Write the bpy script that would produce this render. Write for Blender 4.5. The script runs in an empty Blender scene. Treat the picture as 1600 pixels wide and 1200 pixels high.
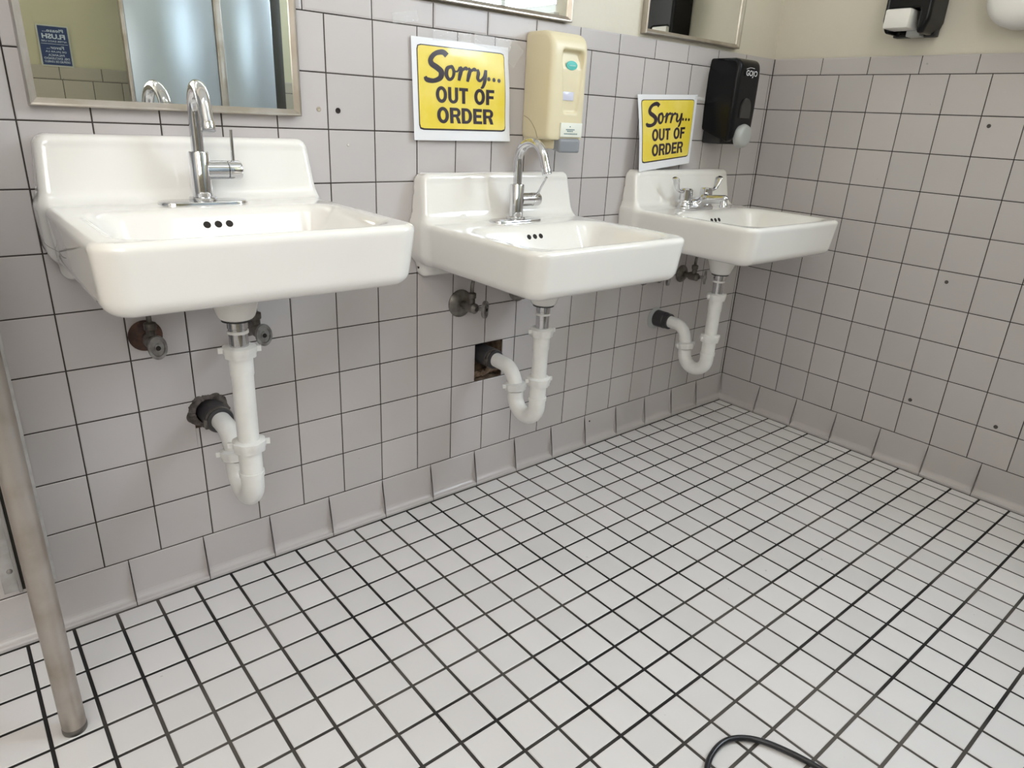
import bpy, bmesh, math, random
import numpy as np
from mathutils import Vector, Matrix
random.seed(4)
C = bpy.context.scene.collection
PI = math.pi

# ------------------------------------------------------------------ camera
cam_d = bpy.data.cameras.new('camera'); cam = bpy.data.objects.new('camera', cam_d); C.objects.link(cam)
CAM = Vector((-2.3445, -1.4433, 1.028)); YAW, PIT, ROL, FPX = 0.7078, 0.3711, 0.0522, 1075.91
fw = Vector((math.sin(YAW)*math.cos(PIT), math.cos(YAW)*math.cos(PIT), -math.sin(PIT)))
r0 = Vector((math.cos(YAW), -math.sin(YAW), 0)); u0 = r0.cross(fw)
rt = math.cos(ROL)*r0 + math.sin(ROL)*u0; up = -math.sin(ROL)*r0 + math.cos(ROL)*u0
M = Matrix((rt, up, -fw)).transposed().to_4x4(); M.translation = CAM
cam.matrix_world = M
cam_d.sensor_fit = 'HORIZONTAL'; cam_d.sensor_width = 36; cam_d.lens = FPX/1600*36
cam_d.clip_start = 0.02; cam_d.clip_end = 50
bpy.context.scene.camera = cam

# ------------------------------------------------------------------ world, exposure
W = bpy.data.worlds.new('world'); bpy.context.scene.world = W; W.use_nodes = True
W.node_tree.nodes['Background'].inputs[0].default_value = (0.75, 0.85, 1, 1)
W.node_tree.nodes['Background'].inputs[1].default_value = 0.4
VS = bpy.context.scene.view_settings
VS.view_transform = 'Standard'; VS.look = 'None'; VS.gamma = 1.0; VS.use_curve_mapping = False
VS.exposure = 0.0
WINDOW_POWER = 20.0       # emission of the daylit frosted panes
FILL_WINDOW_POWER = 5.6  # glow of the window added behind the camera as fill
LAMP_POWER = 3.3          # emission of the ceiling diffusers
LAMP_COL = (1.0, 0.96, 0.91)
WINDOW_COL = (0.74, 0.86, 1.0)

# ------------------------------------------------------------------ materials
def nodes(name):
    m = bpy.data.materials.new(name); m.use_nodes = True
    nt = m.node_tree; return m, nt, nt.nodes['Principled BSDF']
def pm(name, col, rough=0.5, metal=0.0, bump=0.0, bscale=200, var=0.0, vscale=8, coat=0.0, trans=0.0, alpha=1, col2=None, spec=0.5, rvar=0.0):
    m, nt, b = nodes(name); N = nt.nodes; L = nt.links
    b.inputs['Base Color'].default_value = (*col, 1); b.inputs['Roughness'].default_value = rough
    b.inputs['Metallic'].default_value = metal; b.inputs['Coat Weight'].default_value = coat
    b.inputs['Coat Roughness'].default_value = 0.05
    b.inputs['Specular IOR Level'].default_value = spec
    b.inputs['Transmission Weight'].default_value = trans; b.inputs['Alpha'].default_value = alpha
    tc = N.new('ShaderNodeTexCoord')
    if var or col2:
        n = N.new('ShaderNodeTexNoise'); n.inputs['Scale'].default_value = vscale; n.inputs['Detail'].default_value = 5
        L.new(tc.outputs['Object'], n.inputs['Vector'])
        mx = N.new('ShaderNodeMix'); mx.data_type = 'RGBA'
        c2 = col2 if col2 else tuple(c*(1-var) for c in col)
        mx.inputs[6].default_value = (*col, 1); mx.inputs[7].default_value = (*c2, 1)
        rp = N.new('ShaderNodeMapRange'); rp.inputs[1].default_value = 0.4; rp.inputs[2].default_value = 0.65
        L.new(n.outputs['Fac'], rp.inputs[0]); L.new(rp.outputs[0], mx.inputs[0]); L.new(mx.outputs[2], b.inputs['Base Color'])
        if rvar:
            r2 = N.new('ShaderNodeMapRange'); r2.inputs[3].default_value = rough; r2.inputs[4].default_value = rough+rvar
            L.new(n.outputs['Fac'], r2.inputs[0]); L.new(r2.outputs[0], b.inputs['Roughness'])
    if bump:
        n = N.new('ShaderNodeTexNoise'); n.inputs['Scale'].default_value = bscale; n.inputs['Detail'].default_value = 3
        L.new(tc.outputs['Object'], n.inputs['Vector'])
        bp = N.new('ShaderNodeBump'); bp.inputs['Strength'].default_value = bump; bp.inputs['Distance'].default_value = 0.002
        L.new(n.outputs['Fac'], bp.inputs['Height']); L.new(bp.outputs[0], b.inputs['Normal'])
    return m
def emit(name, col, s):
    m, nt, b = nodes(name)
    b.inputs['Base Color'].default_value = (.8, .8, .8, 1); b.inputs['Roughness'].default_value = .6
    b.inputs['Emission Color'].default_value = (*col, 1); b.inputs['Emission Strength'].default_value = s
    return m
def tilemat(name, ca, cb, rough, stain=0.12, warm=(1, .97, .92)):
    """glazed tile: every tile its own slight tone, faint cloudy wear"""
    m, nt, b = nodes(name); N = nt.nodes; L = nt.links
    g = N.new('ShaderNodeNewGeometry'); tc = N.new('ShaderNodeTexCoord')
    mx = N.new('ShaderNodeMix'); mx.data_type = 'RGBA'
    mx.inputs[6].default_value = (*ca, 1); mx.inputs[7].default_value = (*cb, 1)
    L.new(g.outputs['Random Per Island'], mx.inputs[0])
    n = N.new('ShaderNodeTexNoise'); n.inputs['Scale'].default_value = 3.5; n.inputs['Detail'].default_value = 6
    L.new(tc.outputs['Object'], n.inputs['Vector'])
    rp = N.new('ShaderNodeMapRange'); rp.inputs[1].default_value = .45; rp.inputs[2].default_value = .75; rp.inputs[4].default_value = stain
    L.new(n.outputs['Fac'], rp.inputs[0])
    m2 = N.new('ShaderNodeMix'); m2.data_type = 'RGBA'; m2.blend_type = 'MULTIPLY'
    m2.inputs[7].default_value = (.70*warm[0], .70*warm[1], .70*warm[2], 1)
    L.new(rp.outputs[0], m2.inputs[0]); L.new(mx.outputs[2], m2.inputs[6]); 
    # small dark specks
    n3 = N.new('ShaderNodeTexNoise'); n3.inputs['Scale'].default_value = 55; n3.inputs['Detail'].default_value = 2
    L.new(tc.outputs['Object'], n3.inputs['Vector'])
    r3 = N.new('ShaderNodeMapRange'); r3.inputs[1].default_value = .765; r3.inputs[2].default_value = .80; r3.inputs[4].default_value = .35
    L.new(n3.outputs['Fac'], r3.inputs[0])
    m3 = N.new('ShaderNodeMix'); m3.data_type = 'RGBA'; m3.inputs[7].default_value = (.1, .085, .07, 1)
    L.new(r3.outputs[0], m3.inputs[0]); L.new(m2.outputs[2], m3.inputs[6]); L.new(m3.outputs[2], b.inputs['Base Color'])
    n4 = N.new('ShaderNodeTexNoise'); n4.inputs['Scale'].default_value = 11; n4.inputs['Detail'].default_value = 2
    L.new(tc.outputs['Object'], n4.inputs['Vector'])
    bp = N.new('ShaderNodeBump'); bp.inputs['Strength'].default_value = .12; bp.inputs['Distance'].default_value = .004
    L.new(n4.outputs['Fac'], bp.inputs['Height']); L.new(bp.outputs[0], b.inputs['Normal'])
    b.inputs['Roughness'].default_value = rough
    return m
def groutmat(name, dark, light, scale, lo, hi):
    m, nt, b = nodes(name); N = nt.nodes; L = nt.links
    tc = N.new('ShaderNodeTexCoord'); n = N.new('ShaderNodeTexNoise'); n.inputs['Scale'].default_value = scale; n.inputs['Detail'].default_value = 4
    L.new(tc.outputs['Object'], n.inputs['Vector'])
    rp = N.new('ShaderNodeMapRange'); rp.inputs[1].default_value = lo; rp.inputs[2].default_value = hi
    L.new(n.outputs['Fac'], rp.inputs[0])
    mx = N.new('ShaderNodeMix'); mx.data_type = 'RGBA'; mx.inputs[6].default_value = (*dark, 1); mx.inputs[7].default_value = (*light, 1)
    L.new(rp.outputs[0], mx.inputs[0]); L.new(mx.outputs[2], b.inputs['Base Color']); b.inputs['Roughness'].default_value = .85
    b.inputs['Specular IOR Level'].default_value = .2
    return m
MT = {}
MT['tile'] = tilemat('glazed_grey_tile', (.555, .515, .505), (.515, .48, .472), .30)
MT['ftile'] = tilemat('white_floor_tile', (.725, .695, .69), (.665, .64, .635), .33, .10)
MT['grout'] = groutmat('wall_grout', (.035, .028, .026), (.07, .058, .05), 5, .4, .7)
MT['fgrout'] = groutmat('floor_grout', (.022, .020, .020), (.10, .088, .078), 2.2, .46, .62)
MT['paint'] = pm('cream_paint', (.70, .65, .545), .55, bump=.25, bscale=60, var=.05, vscale=3)
MT['paintfar'] = pm('olive_cream_paint', (.50, .47, .31), .6, var=.05, vscale=3)
MT['ceil'] = pm('ceiling_white', (.8, .79, .75), .8, bump=.3, bscale=80)
MT['porc'] = pm('white_porcelain', (.82, .795, .755), .09, coat=.6, var=.03, vscale=2.5)
MT['chrome'] = pm('chrome', (.64, .64, .66), .06, 1.0)
MT['oldchrome'] = pm('tarnished_chrome', (.22, .205, .19), .35, 1.0, col2=(.10, .088, .075), vscale=40, rvar=.2)
MT['dullmetal'] = pm('dull_handle_metal', (.36, .35, .345), .28, 1.0, col2=(.22, .205, .20), vscale=60, rvar=.2)
MT['steel'] = pm('brushed_steel', (.52, .48, .44), .30, 1.0, col2=(.42, .37, .31), vscale=14, rvar=.15)
MT['mirror'] = pm('mirror_glass', (.86, .88, .86), .01, 1.0)
MT['pvc'] = pm('white_pvc', (.80, .79, .76), .30, var=.06, vscale=25)
MT['rubber'] = pm('black_rubber', (.035, .033, .035), .45, bump=.3, bscale=120)
MT['black'] = pm('black_plastic', (.005, .005, .006), .24, spec=.22)
MT['blackmatt'] = pm('matt_black_plastic', (.012, .012, .014), .55)
MT['cream'] = pm('cream_plastic', (.74, .655, .45), .34, var=.05, vscale=6)
MT['creamlt'] = pm('pale_cream_plastic', (.74, .67, .48), .32)
MT['paper'] = pm('white_paper', (.80, .80, .82), .35, coat=.3)
MT['yellow'] = pm('yellow_print', (.80, .62, .055), .30, coat=.5, col2=(.86, .70, .15), vscale=12, bump=.2, bscale=14)
MT['ink'] = pm('black_ink', (.022, .012, .022), .3, coat=.3)
MT['teal'] = pm('teal_badge', (.10, .50, .45), .3)
MT['tealmark'] = pm('badge_mark_pale', (.35, .62, .58), .4)
MT['greyp'] = pm('grey_plastic', (.24, .25, .27), .4)
MT['lightgrey'] = pm('pale_grey_plastic', (.42, .43, .42), .3)
MT['whitep'] = pm('white_plastic', (.80, .78, .74), .35)
MT['label'] = pm('white_label', (.78, .79, .70), .5)
MT['logo'] = pm('white_logo', (.72, .72, .74), .4)
MT['navy'] = pm('navy_decal', (.015, .035, .11), .4)
MT['navytext'] = pm('decal_lettering', (.55, .62, .66), .5)
MT['decaledge'] = pm('decal_border', (.50, .52, .42), .5)
MT['stall'] = pm('brushed_blue_grey_metal', (.50, .57, .63), .28, .55)
MT['darkbrown'] = pm('dark_gap', (.03, .028, .02), .6)
MT['plaster'] = pm('broken_plaster', (.22, .15, .10), .95, bump=.9, bscale=90, col2=(.09, .055, .035), vscale=45)
MT['grime'] = pm('grimy_mortar', (.12, .10, .09), .9, bump=.8, bscale=120, col2=(.035, .028, .025), vscale=60)
MT['hole'] = pm('overflow_dark', (.012, .008, .006), .8)
MT['galv'] = pm('galvanised_steel', (.62, .61, .60), .42, .75, col2=(.50, .49, .47), vscale=30)
MT['panel'] = pm('grey_painted_metal', (.36, .345, .33), .38, .2, var=.1, vscale=10)
MT['cable'] = pm('black_cable', (.012, .012, .015), .28)
MT['screw'] = pm('screw_steel', (.45, .43, .42), .3, 1)
MT['anchor'] = pm('dark_wall_plug', (.07, .06, .055), .6)
MT['crack'] = pm('crack_line', (.22, .20, .18), .6)
MT['tape'] = pm('clear_tape', (.95, .95, .95), .12, alpha=.13, bump=.6, bscale=200)
MT['pane'] = emit('daylit_frosted_glass', WINDOW_COL, WINDOW_POWER)
MT['fill_pane'] = emit('added_fill_pane', (1.0, .98, .96), FILL_WINDOW_POWER)  # glowing pane of the added fill window
MT['lamp'] = emit('lit_diffuser', LAMP_COL, LAMP_POWER)
MT['winframe'] = pm('window_frame_white', (.72, .74, .76), .4)
MT['sill'] = pm('window_sill_paint', (.85, .85, .84), .4)

# ------------------------------------------------------------------ helpers
def link(o, parent=None):
    C.objects.link(o)
    if parent is not None: o.parent = parent
    return o
def mesh_obj(name, verts, faces, mat, parent=None, smooth=False, mats=None, fm=None):
    me = bpy.data.meshes.new(name)
    me.from_pydata([tuple(v) for v in verts], [], [tuple(f) for f in faces])
    for m in (mats or [mat]): me.materials.append(m)
    if fm is not None: me.polygons.foreach_set('material_index', fm)
    if smooth: me.polygons.foreach_set('use_smooth', [True]*len(me.polygons))
    me.update()
    return link(bpy.data.objects.new(name, me), parent)
def bm_obj(name, bm, mat, parent=None, smooth=True, angle=35):
    bmesh.ops.recalc_face_normals(bm, faces=bm.faces)
    me = bpy.data.meshes.new(name); bm.to_mesh(me); bm.free()
    me.materials.append(mat)
    if smooth:
        me.polygons.foreach_set('use_smooth', [True]*len(me.polygons))
        me.set_sharp_from_angle(angle=math.radians(angle))
    return link(bpy.data.objects.new(name, me), parent)
def empty(name, loc, label, cat, group=None):
    o = bpy.data.objects.new(name, None); o.empty_display_size = .05; C.objects.link(o); o.location = loc
    return tag(o, label, cat, group)
def tag(o, label, cat, group=None):
    o['label'] = label; o['category'] = cat
    if group: o['group'] = group
    return o
def struct(o):
    o['kind'] = 'structure'; return o
def box(bm, x0, x1, y0, y1, z0, z1, bev=0, seg=2):
    g = bmesh.ops.create_cube(bm, size=1)
    vs = g['verts']
    for v in vs:
        v.co = Vector(((x0+x1)/2+v.co.x*(x1-x0), (y0+y1)/2+v.co.y*(y1-y0), (z0+z1)/2+v.co.z*(z1-z0)))
    if bev:
        es = list({e for v in vs for e in v.link_edges})
        bmesh.ops.bevel(bm, geom=es, offset=bev, segments=seg, affect='EDGES', profile=.5)
def boxo(name, b, mat, parent=None, bev=0, seg=2):
    bm = bmesh.new(); box(bm, *b, bev=bev, seg=seg); return bm_obj(name, bm, mat, parent)
def lathe(bm, prof, axis=(0, 0, 1), origin=(0, 0, 0), n=32, lobes=0, lobe=0.0, sx=1.0):
    """prof: list of (radius, distance along axis)"""
    ax = Vector(axis).normalized(); o = Vector(origin)
    a = Vector((1, 0, 0)) if abs(ax.x) < .9 else Vector((0, 1, 0))
    u = ax.cross(a).normalized(); w = ax.cross(u)
    rings = []
    for r, d in prof:
        ring = []
        for k in range(n):
            t = 2*PI*k/n
            rr = r*(1+lobe*(1 if (k*lobes//n) % 2 == 0 else 0)) if lobes else r
            ring.append(bm.verts.new(o+ax*d+(u*math.cos(t)*sx+w*math.sin(t))*rr))
        rings.append(ring)
    for i in range(len(rings)-1):
        for k in range(n):
            bm.faces.new((rings[i][k], rings[i][(k+1) % n], rings[i+1][(k+1) % n], rings[i+1][k]))
    if prof[0][0] > 1e-6: bm.faces.new(rings[0][::-1])
    if prof[-1][0] > 1e-6: bm.faces.new(rings[-1])
def lathe_obj(name, prof, mat, parent=None, axis=(0, 0, 1), origin=(0, 0, 0), n=32, lobes=0, lobe=0.0, sx=1.0):
    bm = bmesh.new(); lathe(bm, prof, axis, origin, n, lobes, lobe, sx); return bm_obj(name, bm, mat, parent)
def spline(pts, n=8):
    P = [Vector(p) for p in pts]; P = [2*P[0]-P[1]]+P+[2*P[-1]-P[-2]]
    out = []
    for i in range(1, len(P)-2):
        for k in range(n):
            t = k/n; a, b, c, d = P[i-1], P[i], P[i+1], P[i+2]
            out.append(.5*((2*b)+(-a+c)*t+(2*a-5*b+4*c-d)*t*t+(-a+3*b-3*c+d)*t**3))
    out.append(P[-2]); return out
def tube(bm, path, rad, n=20, ry=None, cap=True):
    """path of Vectors, rad number or function of 0..1; ry: flattening across"""
    P = [Vector(p) for p in path]; m = len(P)
    T = []
    for i in range(m):
        T.append((P[min(i+1, m-1)]-P[max(i-1, 0)]).normalized())
    a = Vector((0, 0, 1)) if abs(T[0].z) < .9 else Vector((1, 0, 0))
    u = T[0].cross(a).normalized(); rings = []
    for i in range(m):
        u = (u-T[i]*u.dot(T[i])).normalized(); w = T[i].cross(u)
        r = rad(i/(m-1)) if callable(rad) else rad
        q = (ry(i/(m-1)) if callable(ry) else ry) if ry else r
        rings.append([bm.verts.new(P[i]+u*math.cos(2*PI*k/n)*r+w*math.sin(2*PI*k/n)*q) for k in range(n)])
    for i in range(m-1):
        for k in range(n):
            bm.faces.new((rings[i][k], rings[i][(k+1) % n], rings[i+1][(k+1) % n], rings[i+1][k]))
    if cap:
        bm.faces.new(rings[0][::-1]); bm.faces.new(rings[-1])
def tube_obj(name, path, rad, mat, parent=None, n=20, ry=None):
    bm = bmesh.new(); tube(bm, path, rad, n, ry); return bm_obj(name, bm, mat, parent)

# ---- signed distance surfaces, meshed with surface nets (rounded cast and moulded shapes)
def smin(a, b, k):
    h = np.clip(.5+.5*(b-a)/k, 0, 1); return b*(1-h)+a*h-k*h*(1-h)
def smax(a, b, k): return -smin(-a, -b, k)
def sdbox(x, y, z, c, h, r):
    qx = np.abs(x-c[0])-h[0]+r; qy = np.abs(y-c[1])-h[1]+r; qz = np.abs(z-c[2])-h[2]+r
    return np.sqrt(np.maximum(qx, 0)**2+np.maximum(qy, 0)**2+np.maximum(qz, 0)**2)+np.minimum(np.maximum(qx, np.maximum(qy, qz)), 0)-r
def sdrect(x, y, c, h, r):
    qx = np.abs(x-c[0])-h[0]+r; qy = np.abs(y-c[1])-h[1]+r
    return np.sqrt(np.maximum(qx, 0)**2+np.maximum(qy, 0)**2)+np.minimum(np.maximum(qx, qy), 0)-r
def sdcap(x, y, z, a, b, ra, rb):
    a = np.array(a, float); b = np.array(b, float); d = b-a; L2 = d@d
    t = np.clip(((x-a[0])*d[0]+(y-a[1])*d[1]+(z-a[2])*d[2])/L2, 0, 1)
    return np.sqrt((x-a[0]-t*d[0])**2+(y-a[1]-t*d[1])**2+(z-a[2]-t*d[2])**2)-(ra+(rb-ra)*t)
def nets(name, f, lo, hi, h, mat, parent=None):
    lo = np.array(lo, float); hi = np.array(hi, float); n = np.ceil((hi-lo)/h).astype(int)+1
    ax = [lo[i]+h*np.arange(n[i]) for i in range(3)]
    X, Y, Z = np.meshgrid(*ax, indexing='ij'); F = f(X, Y, Z); S = F < 0
    c = np.zeros(tuple(n-1), int)
    for i in (0, 1):
        for j in (0, 1):
            for k in (0, 1): c += S[i:n[0]-1+i, j:n[1]-1+j, k:n[2]-1+k]
    cells = np.argwhere((c > 0) & (c < 8)); idx = -np.ones(tuple(n-1), int); idx[tuple(cells.T)] = np.arange(len(cells))
    P = lo+(cells+.5)*h; P0 = P.copy(); e = h*.25
    for _ in range(5):
        v = f(*P.T)
        g = np.stack([(f(P[:, 0]+e*(k == 0), P[:, 1]+e*(k == 1), P[:, 2]+e*(k == 2))-f(P[:, 0]-e*(k == 0), P[:, 1]-e*(k == 1), P[:, 2]-e*(k == 2)))/(2*e) for k in range(3)], 1)
        P = P-g*(v/np.maximum((g*g).sum(1), 1e-4))[:, None]
        P = P0+np.clip(P-P0, -h*.75, h*.75)
    quads = []
    for a in range(3):
        b, d = (a+1) % 3, (a+2) % 3
        s0 = [slice(None)]*3; s1 = [slice(None)]*3; s0[a] = slice(0, -1); s1[a] = slice(1, None)
        A = S[tuple(s0)]; B = S[tuple(s1)]; E = np.argwhere(A != B)
        E = E[(E[:, b] > 0) & (E[:, d] > 0) & (E[:, b] < n[b]-1) & (E[:, d] < n[d]-1)]
        ins = A[tuple(E.T)]
        def cid(db, dd):
            q = E.copy(); q[:, b] += db; q[:, d] += dd; return idx[tuple(q.T)]
        q = np.stack([cid(-1, -1), cid(0, -1), cid(0, 0), cid(-1, 0)], 1)
        q[~ins] = q[~ins][:, ::-1]; quads.append(q)
    Q = np.concatenate(quads)
    me = bpy.data.meshes.new(name); me.vertices.add(len(P)); me.vertices.foreach_set('co', P.ravel())
    me.loops.add(len(Q)*4); me.loops.foreach_set('vertex_index', Q.ravel())
    me.polygons.add(len(Q)); me.polygons.foreach_set('loop_start', np.arange(0, len(Q)*4, 4)); me.polygons.foreach_set('loop_total', np.full(len(Q), 4))
    me.polygons.foreach_set('use_smooth', np.ones(len(Q), bool)); me.materials.append(mat); me.update(calc_edges=True); me.validate()
    return link(bpy.data.objects.new(name, me), parent)

def text_mesh(s, size, bold=0.0, align='CENTER', shear=0.0, sp=1.0):
    cu = bpy.data.curves.new('lettering', 'FONT'); cu.body = s; cu.size = size; cu.align_x = align; cu.offset = bold; cu.shear = shear
    cu.space_character = sp; cu.resolution_u = 3; cu.fill_mode = 'FRONT'
    o = bpy.data.objects.new('lettering', cu); C.objects.link(o)
    bpy.context.view_layer.update(); dg = bpy.context.evaluated_depsgraph_get()
    me = o.evaluated_get(dg).to_mesh()
    v = [tuple(x.co) for x in me.vertices]; f = [tuple(p.vertices) for p in me.polygons]
    o.evaluated_get(dg).to_mesh_clear(); bpy.data.objects.remove(o); bpy.data.curves.remove(cu)
    return v, f
def fit_text(s, x0, x1, y0, y1, bold=0.0, shear=0.0, sp=1.0):
    """text verts stretched into the rectangle"""
    v, f = text_mesh(s, 1.0, bold, shear=shear, sp=sp)
    xs = [p[0] for p in v]; ys = [p[1] for p in v]; a, b, c, d = min(xs), max(xs), min(ys), max(ys)
    return [(x0+(p[0]-a)/(b-a)*(x1-x0), y0+(p[1]-c)/(d-c)*(y1-y0)) for p in v], f

# ------------------------------------------------------------------ tiled surfaces
TP = .1095; HB = .106; PB = .153; OS = .0134; ORR = .0182
class Tiles:
    """tiles in a plane: to3(s, t, depth) maps wall coordinates to space, depth into the wall"""
    def __init__(self, to3, holes=()): self.v = []; self.f = []; self.m = []; self.to3 = to3; self.holes = holes
    def quadtile(self, s0, s1, t0, t1, j=.0012, ch=.0013, tilt=.0, mi=0):
        rects = [(s0+j, s1-j, t0+j, t1-j)]
        for h in self.holes:
            out = []
            for (a, b, c, d) in rects:
                if h[0] >= b or h[1] <= a or h[2] >= d or h[3] <= c: out.append((a, b, c, d)); continue
                if h[0]-a > .004: out.append((a, h[0], c, d))
                if b-h[1] > .004: out.append((h[1], b, c, d))
                m0, m1 = max(a, h[0]), min(b, h[1])
                if h[2]-c > .004: out.append((m0, m1, c, h[2]))
                if d-h[3] > .004: out.append((m0, m1, h[3], d))
            rects = out
        for (a, b, c, d) in rects:
            if b-a < .004 or d-c < .004: continue
            k = len(self.v); ta = random.uniform(-tilt, tilt); tb = random.uniform(-tilt, tilt); dz = random.uniform(0, .0002)
            def D(s, t): return ta*(s-(a+b)/2)+tb*(t-(c+d)/2)+dz
            for q, dep in ((0, .003), (0, .0009), (ch, .0)):
                for (s, t) in ((a+q, c+q), (b-q, c+q), (b-q, d-q), (a+q, d-q)):
                    self.v.append(self.to3(s, t, dep+D(s, t)))
            for r in (0, 4):
                for i in range(4): self.f.append((k+r+i, k+r+(i+1) % 4, k+r+4+(i+1) % 4, k+r+4+i)); self.m.append(mi)
            self.f.append((k+8, k+9, k+10, k+11)); self.m.append(mi)
    def plane(self, s0, s1, t0, t1, dep, mi, thick=0.0):
        hs = [h for h in self.holes if h[0] < s1 and h[1] > s0 and h[2] < t1 and h[3] > t0]
        S = sorted({s0, s1, *[min(max(x, s0), s1) for h in hs for x in h[:2]]}); T = sorted({t0, t1, *[min(max(x, t0), t1) for h in hs for x in h[2:]]})
        for a, b in zip(S, S[1:]):
            for c, d in zip(T, T[1:]):
                if any(h[0] <= (a+b)/2 <= h[1] and h[2] <= (c+d)/2 <= h[3] for h in hs): continue
                k = len(self.v); self.v += [self.to3(a, c, dep), self.to3(b, c, dep), self.to3(b, d, dep), self.to3(a, d, dep)]
                self.f.append((k, k+1, k+2, k+3)); self.m.append(mi)
    def recess(self, h, dep, depth, mi):
        k = len(self.v)
        for q in (dep, dep+depth):
            self.v += [self.to3(h[0], h[2], q), self.to3(h[1], h[2], q), self.to3(h[1], h[3], q), self.to3(h[0], h[3], q)]
        for i in range(4): self.f.append((k+i, k+(i+1) % 4, k+4+(i+1) % 4, k+4+i)); self.m.append(mi)
        self.f.append((k+4, k+5, k+6, k+7)); self.m.append(mi)
    def slab(self, s0, s1, t0, t1, d0, d1, mi):
        """back and side faces of the wall body"""
        k = len(self.v)
        for q in (d0, d1):
            self.v += [self.to3(s0, t0, q), self.to3(s1, t0, q), self.to3(s1, t1, q), self.to3(s0, t1, q)]
        for i in range(4): self.f.append((k+i, k+(i+1) % 4, k+4+(i+1) % 4, k+4+i)); self.m.append(mi)
        self.f.append((k+4, k+5, k+6, k+7)); self.m.append(mi)
    def build(self, name, mats):
        me = bpy.data.meshes.new(name); me.from_pydata(self.v, [], self.f)
        for m in mats: me.materials.append(m)
        me.polygons.foreach_set('material_index', self.m)
        bm = bmesh.new(); bm.from_mesh(me); bmesh.ops.recalc_face_normals(bm, faces=bm.faces)
        bm.to_mesh(me); bm.free()
        return link(bpy.data.objects.new(name, me))
def orient(o, inward):
    """turn single faces of wall meshes towards the room"""
    bm = bmesh.new(); bm.from_mesh(o.data)
    n = Vector(inward)
    for f in bm.faces:
        if abs(f.normal.dot(n)) > .9 and f.normal.dot(n) < 0: f.normal_flip()
    bm.to_mesh(o.data); bm.free()

XL = -3.7; YF = -2.15; ZC = 2.65     # left wall, front wall (behind the camera), ceiling
CAPT = 1.253                          # top of wainscot
FILL_WIN = (.20, 1.60, 1.22, 2.50)        # unseen fill window added in the front wall: distance from the left wall
WIN = (1.15, 2.05, 1.47, 2.35)        # window in right wall: y from -1.15 to -2.05
def wainscot(T, cols_end, off, cap_off, width, row0=HB, rows=10, capt=CAPT, tp=TP):
    r_top = row0+rows*tp
    n = int(width/tp)+2
    xs = [0.0]+([off] if off > .012 and cols_end == 'strip' else [])+[off+i*tp for i in range(1, n)]
    if cols_end != 'strip': xs = [0.0]+[off+i*tp for i in range(1, n)]
    for a, b in zip(xs, xs[1:]):
        if a > width: break
        for r in range(rows): T.quadtile(a, min(b, width), row0+r*tp, row0+(r+1)*tp, tilt=.003)
    xs = [0.0]+[cap_off+i*PB for i in range(1, int(width/PB)+2)]
    for a, b in zip(xs, xs[1:]):
        if a > width: break
        T.quadtile(a, min(b, width), r_top, capt, ch=.004, tilt=.002)
def coves(name, to3, off, width, holes=()):
    """6 inch cove base tiles: flat face with a foot that curves out onto the floor"""
    prof = [(HB-.0012, .003), (HB-.0012, .0009), (HB-.0025, 0)]
    prof += [(.030, 0.0)]
    for k in range(1, 7):
        a = k/6*PI/2; prof.append((.026-.019*math.sin(a)*1.0, -.013*(1-math.cos(a))))
    prof += [(.0062, -.0152), (.0050, -.0166), (.0030, -.0170), (-.004, -.0170)]
    v = []; f = []
    xs = [0.0]+[off+i*PB for i in range(1, int(width/PB)+2)]
    for a, b in zip(xs, xs[1:]):
        if a > width: break
        a += .0009; b = min(b, width)-.0009; k = len(v)
        for s in (a, b):
            for (t, d) in prof: v.append(to3(s, t, d))
        m = len(prof)
        for i in range(m-1): f.append((k+i, k+i+1, k+m+i+1, k+m+i))
        f.append(tuple(k+i for i in range(m))); f.append(tuple(k+m+i for i in range(m)))
    # dark joint filler behind the tiles
    fm = [0]*len(f); k = len(v); m = len(prof)
    for s in (0.0, width):
        for (t, d) in prof: v.append(to3(s, t-.0003, d+.0006))
    for i in range(m-1): f.append((k+i, k+i+1, k+m+i+1, k+m+i)); fm.append(1)
    me = bpy.data.meshes.new(name); me.from_pydata(v, [], f); me.materials.append(MT['tile']); me.materials.append(MT['grout'])
    me.polygons.foreach_set('material_index', fm)
    bm = bmesh.new(); bm.from_mesh(me); bmesh.ops.recalc_face_normals(bm, faces=bm.faces); bm.to_mesh(me); bm.free()
    return struct(link(bpy.data.objects.new(name, me)))

# back wall (sinks): s = -x
toB = lambda s, t, d: (-s, d, t)
HOLE2 = (1.153, 1.250, .326, .4340); HOLE1 = (1.928, 1.992, .372, .4335)
T = Tiles(toB, [HOLE2, HOLE1])
wainscot(T, 'strip', OS, .0174, -XL)
T.plane(-.02, -XL+.02, -.01, CAPT-.002, .0011, 1)
T.plane(-.02, -XL+.02, CAPT-.002, ZC+.01, .0075, 2)
T.v += [(0, .0011, CAPT-.002), (XL, .0011, CAPT-.002), (XL, .0075, CAPT-.002), (0, .0075, CAPT-.002)]
k = len(T.v); T.f.append((k-4, k-3, k-2, k-1)); T.m.append(1)
T.recess(HOLE2, .0011, .075, 3); T.recess(HOLE1, .0011, .06, 3)
T.slab(-.14, -XL+.1, -.05, ZC+.05, .0075, .14, 2)
wb = T.build('wall_back', [MT['tile'], MT['grout'], MT['paint'], MT['plaster']]); orient(wb, (0, -1, 0)); struct(wb)
coves('baseboard_back', toB, .0174, -XL)
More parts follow.
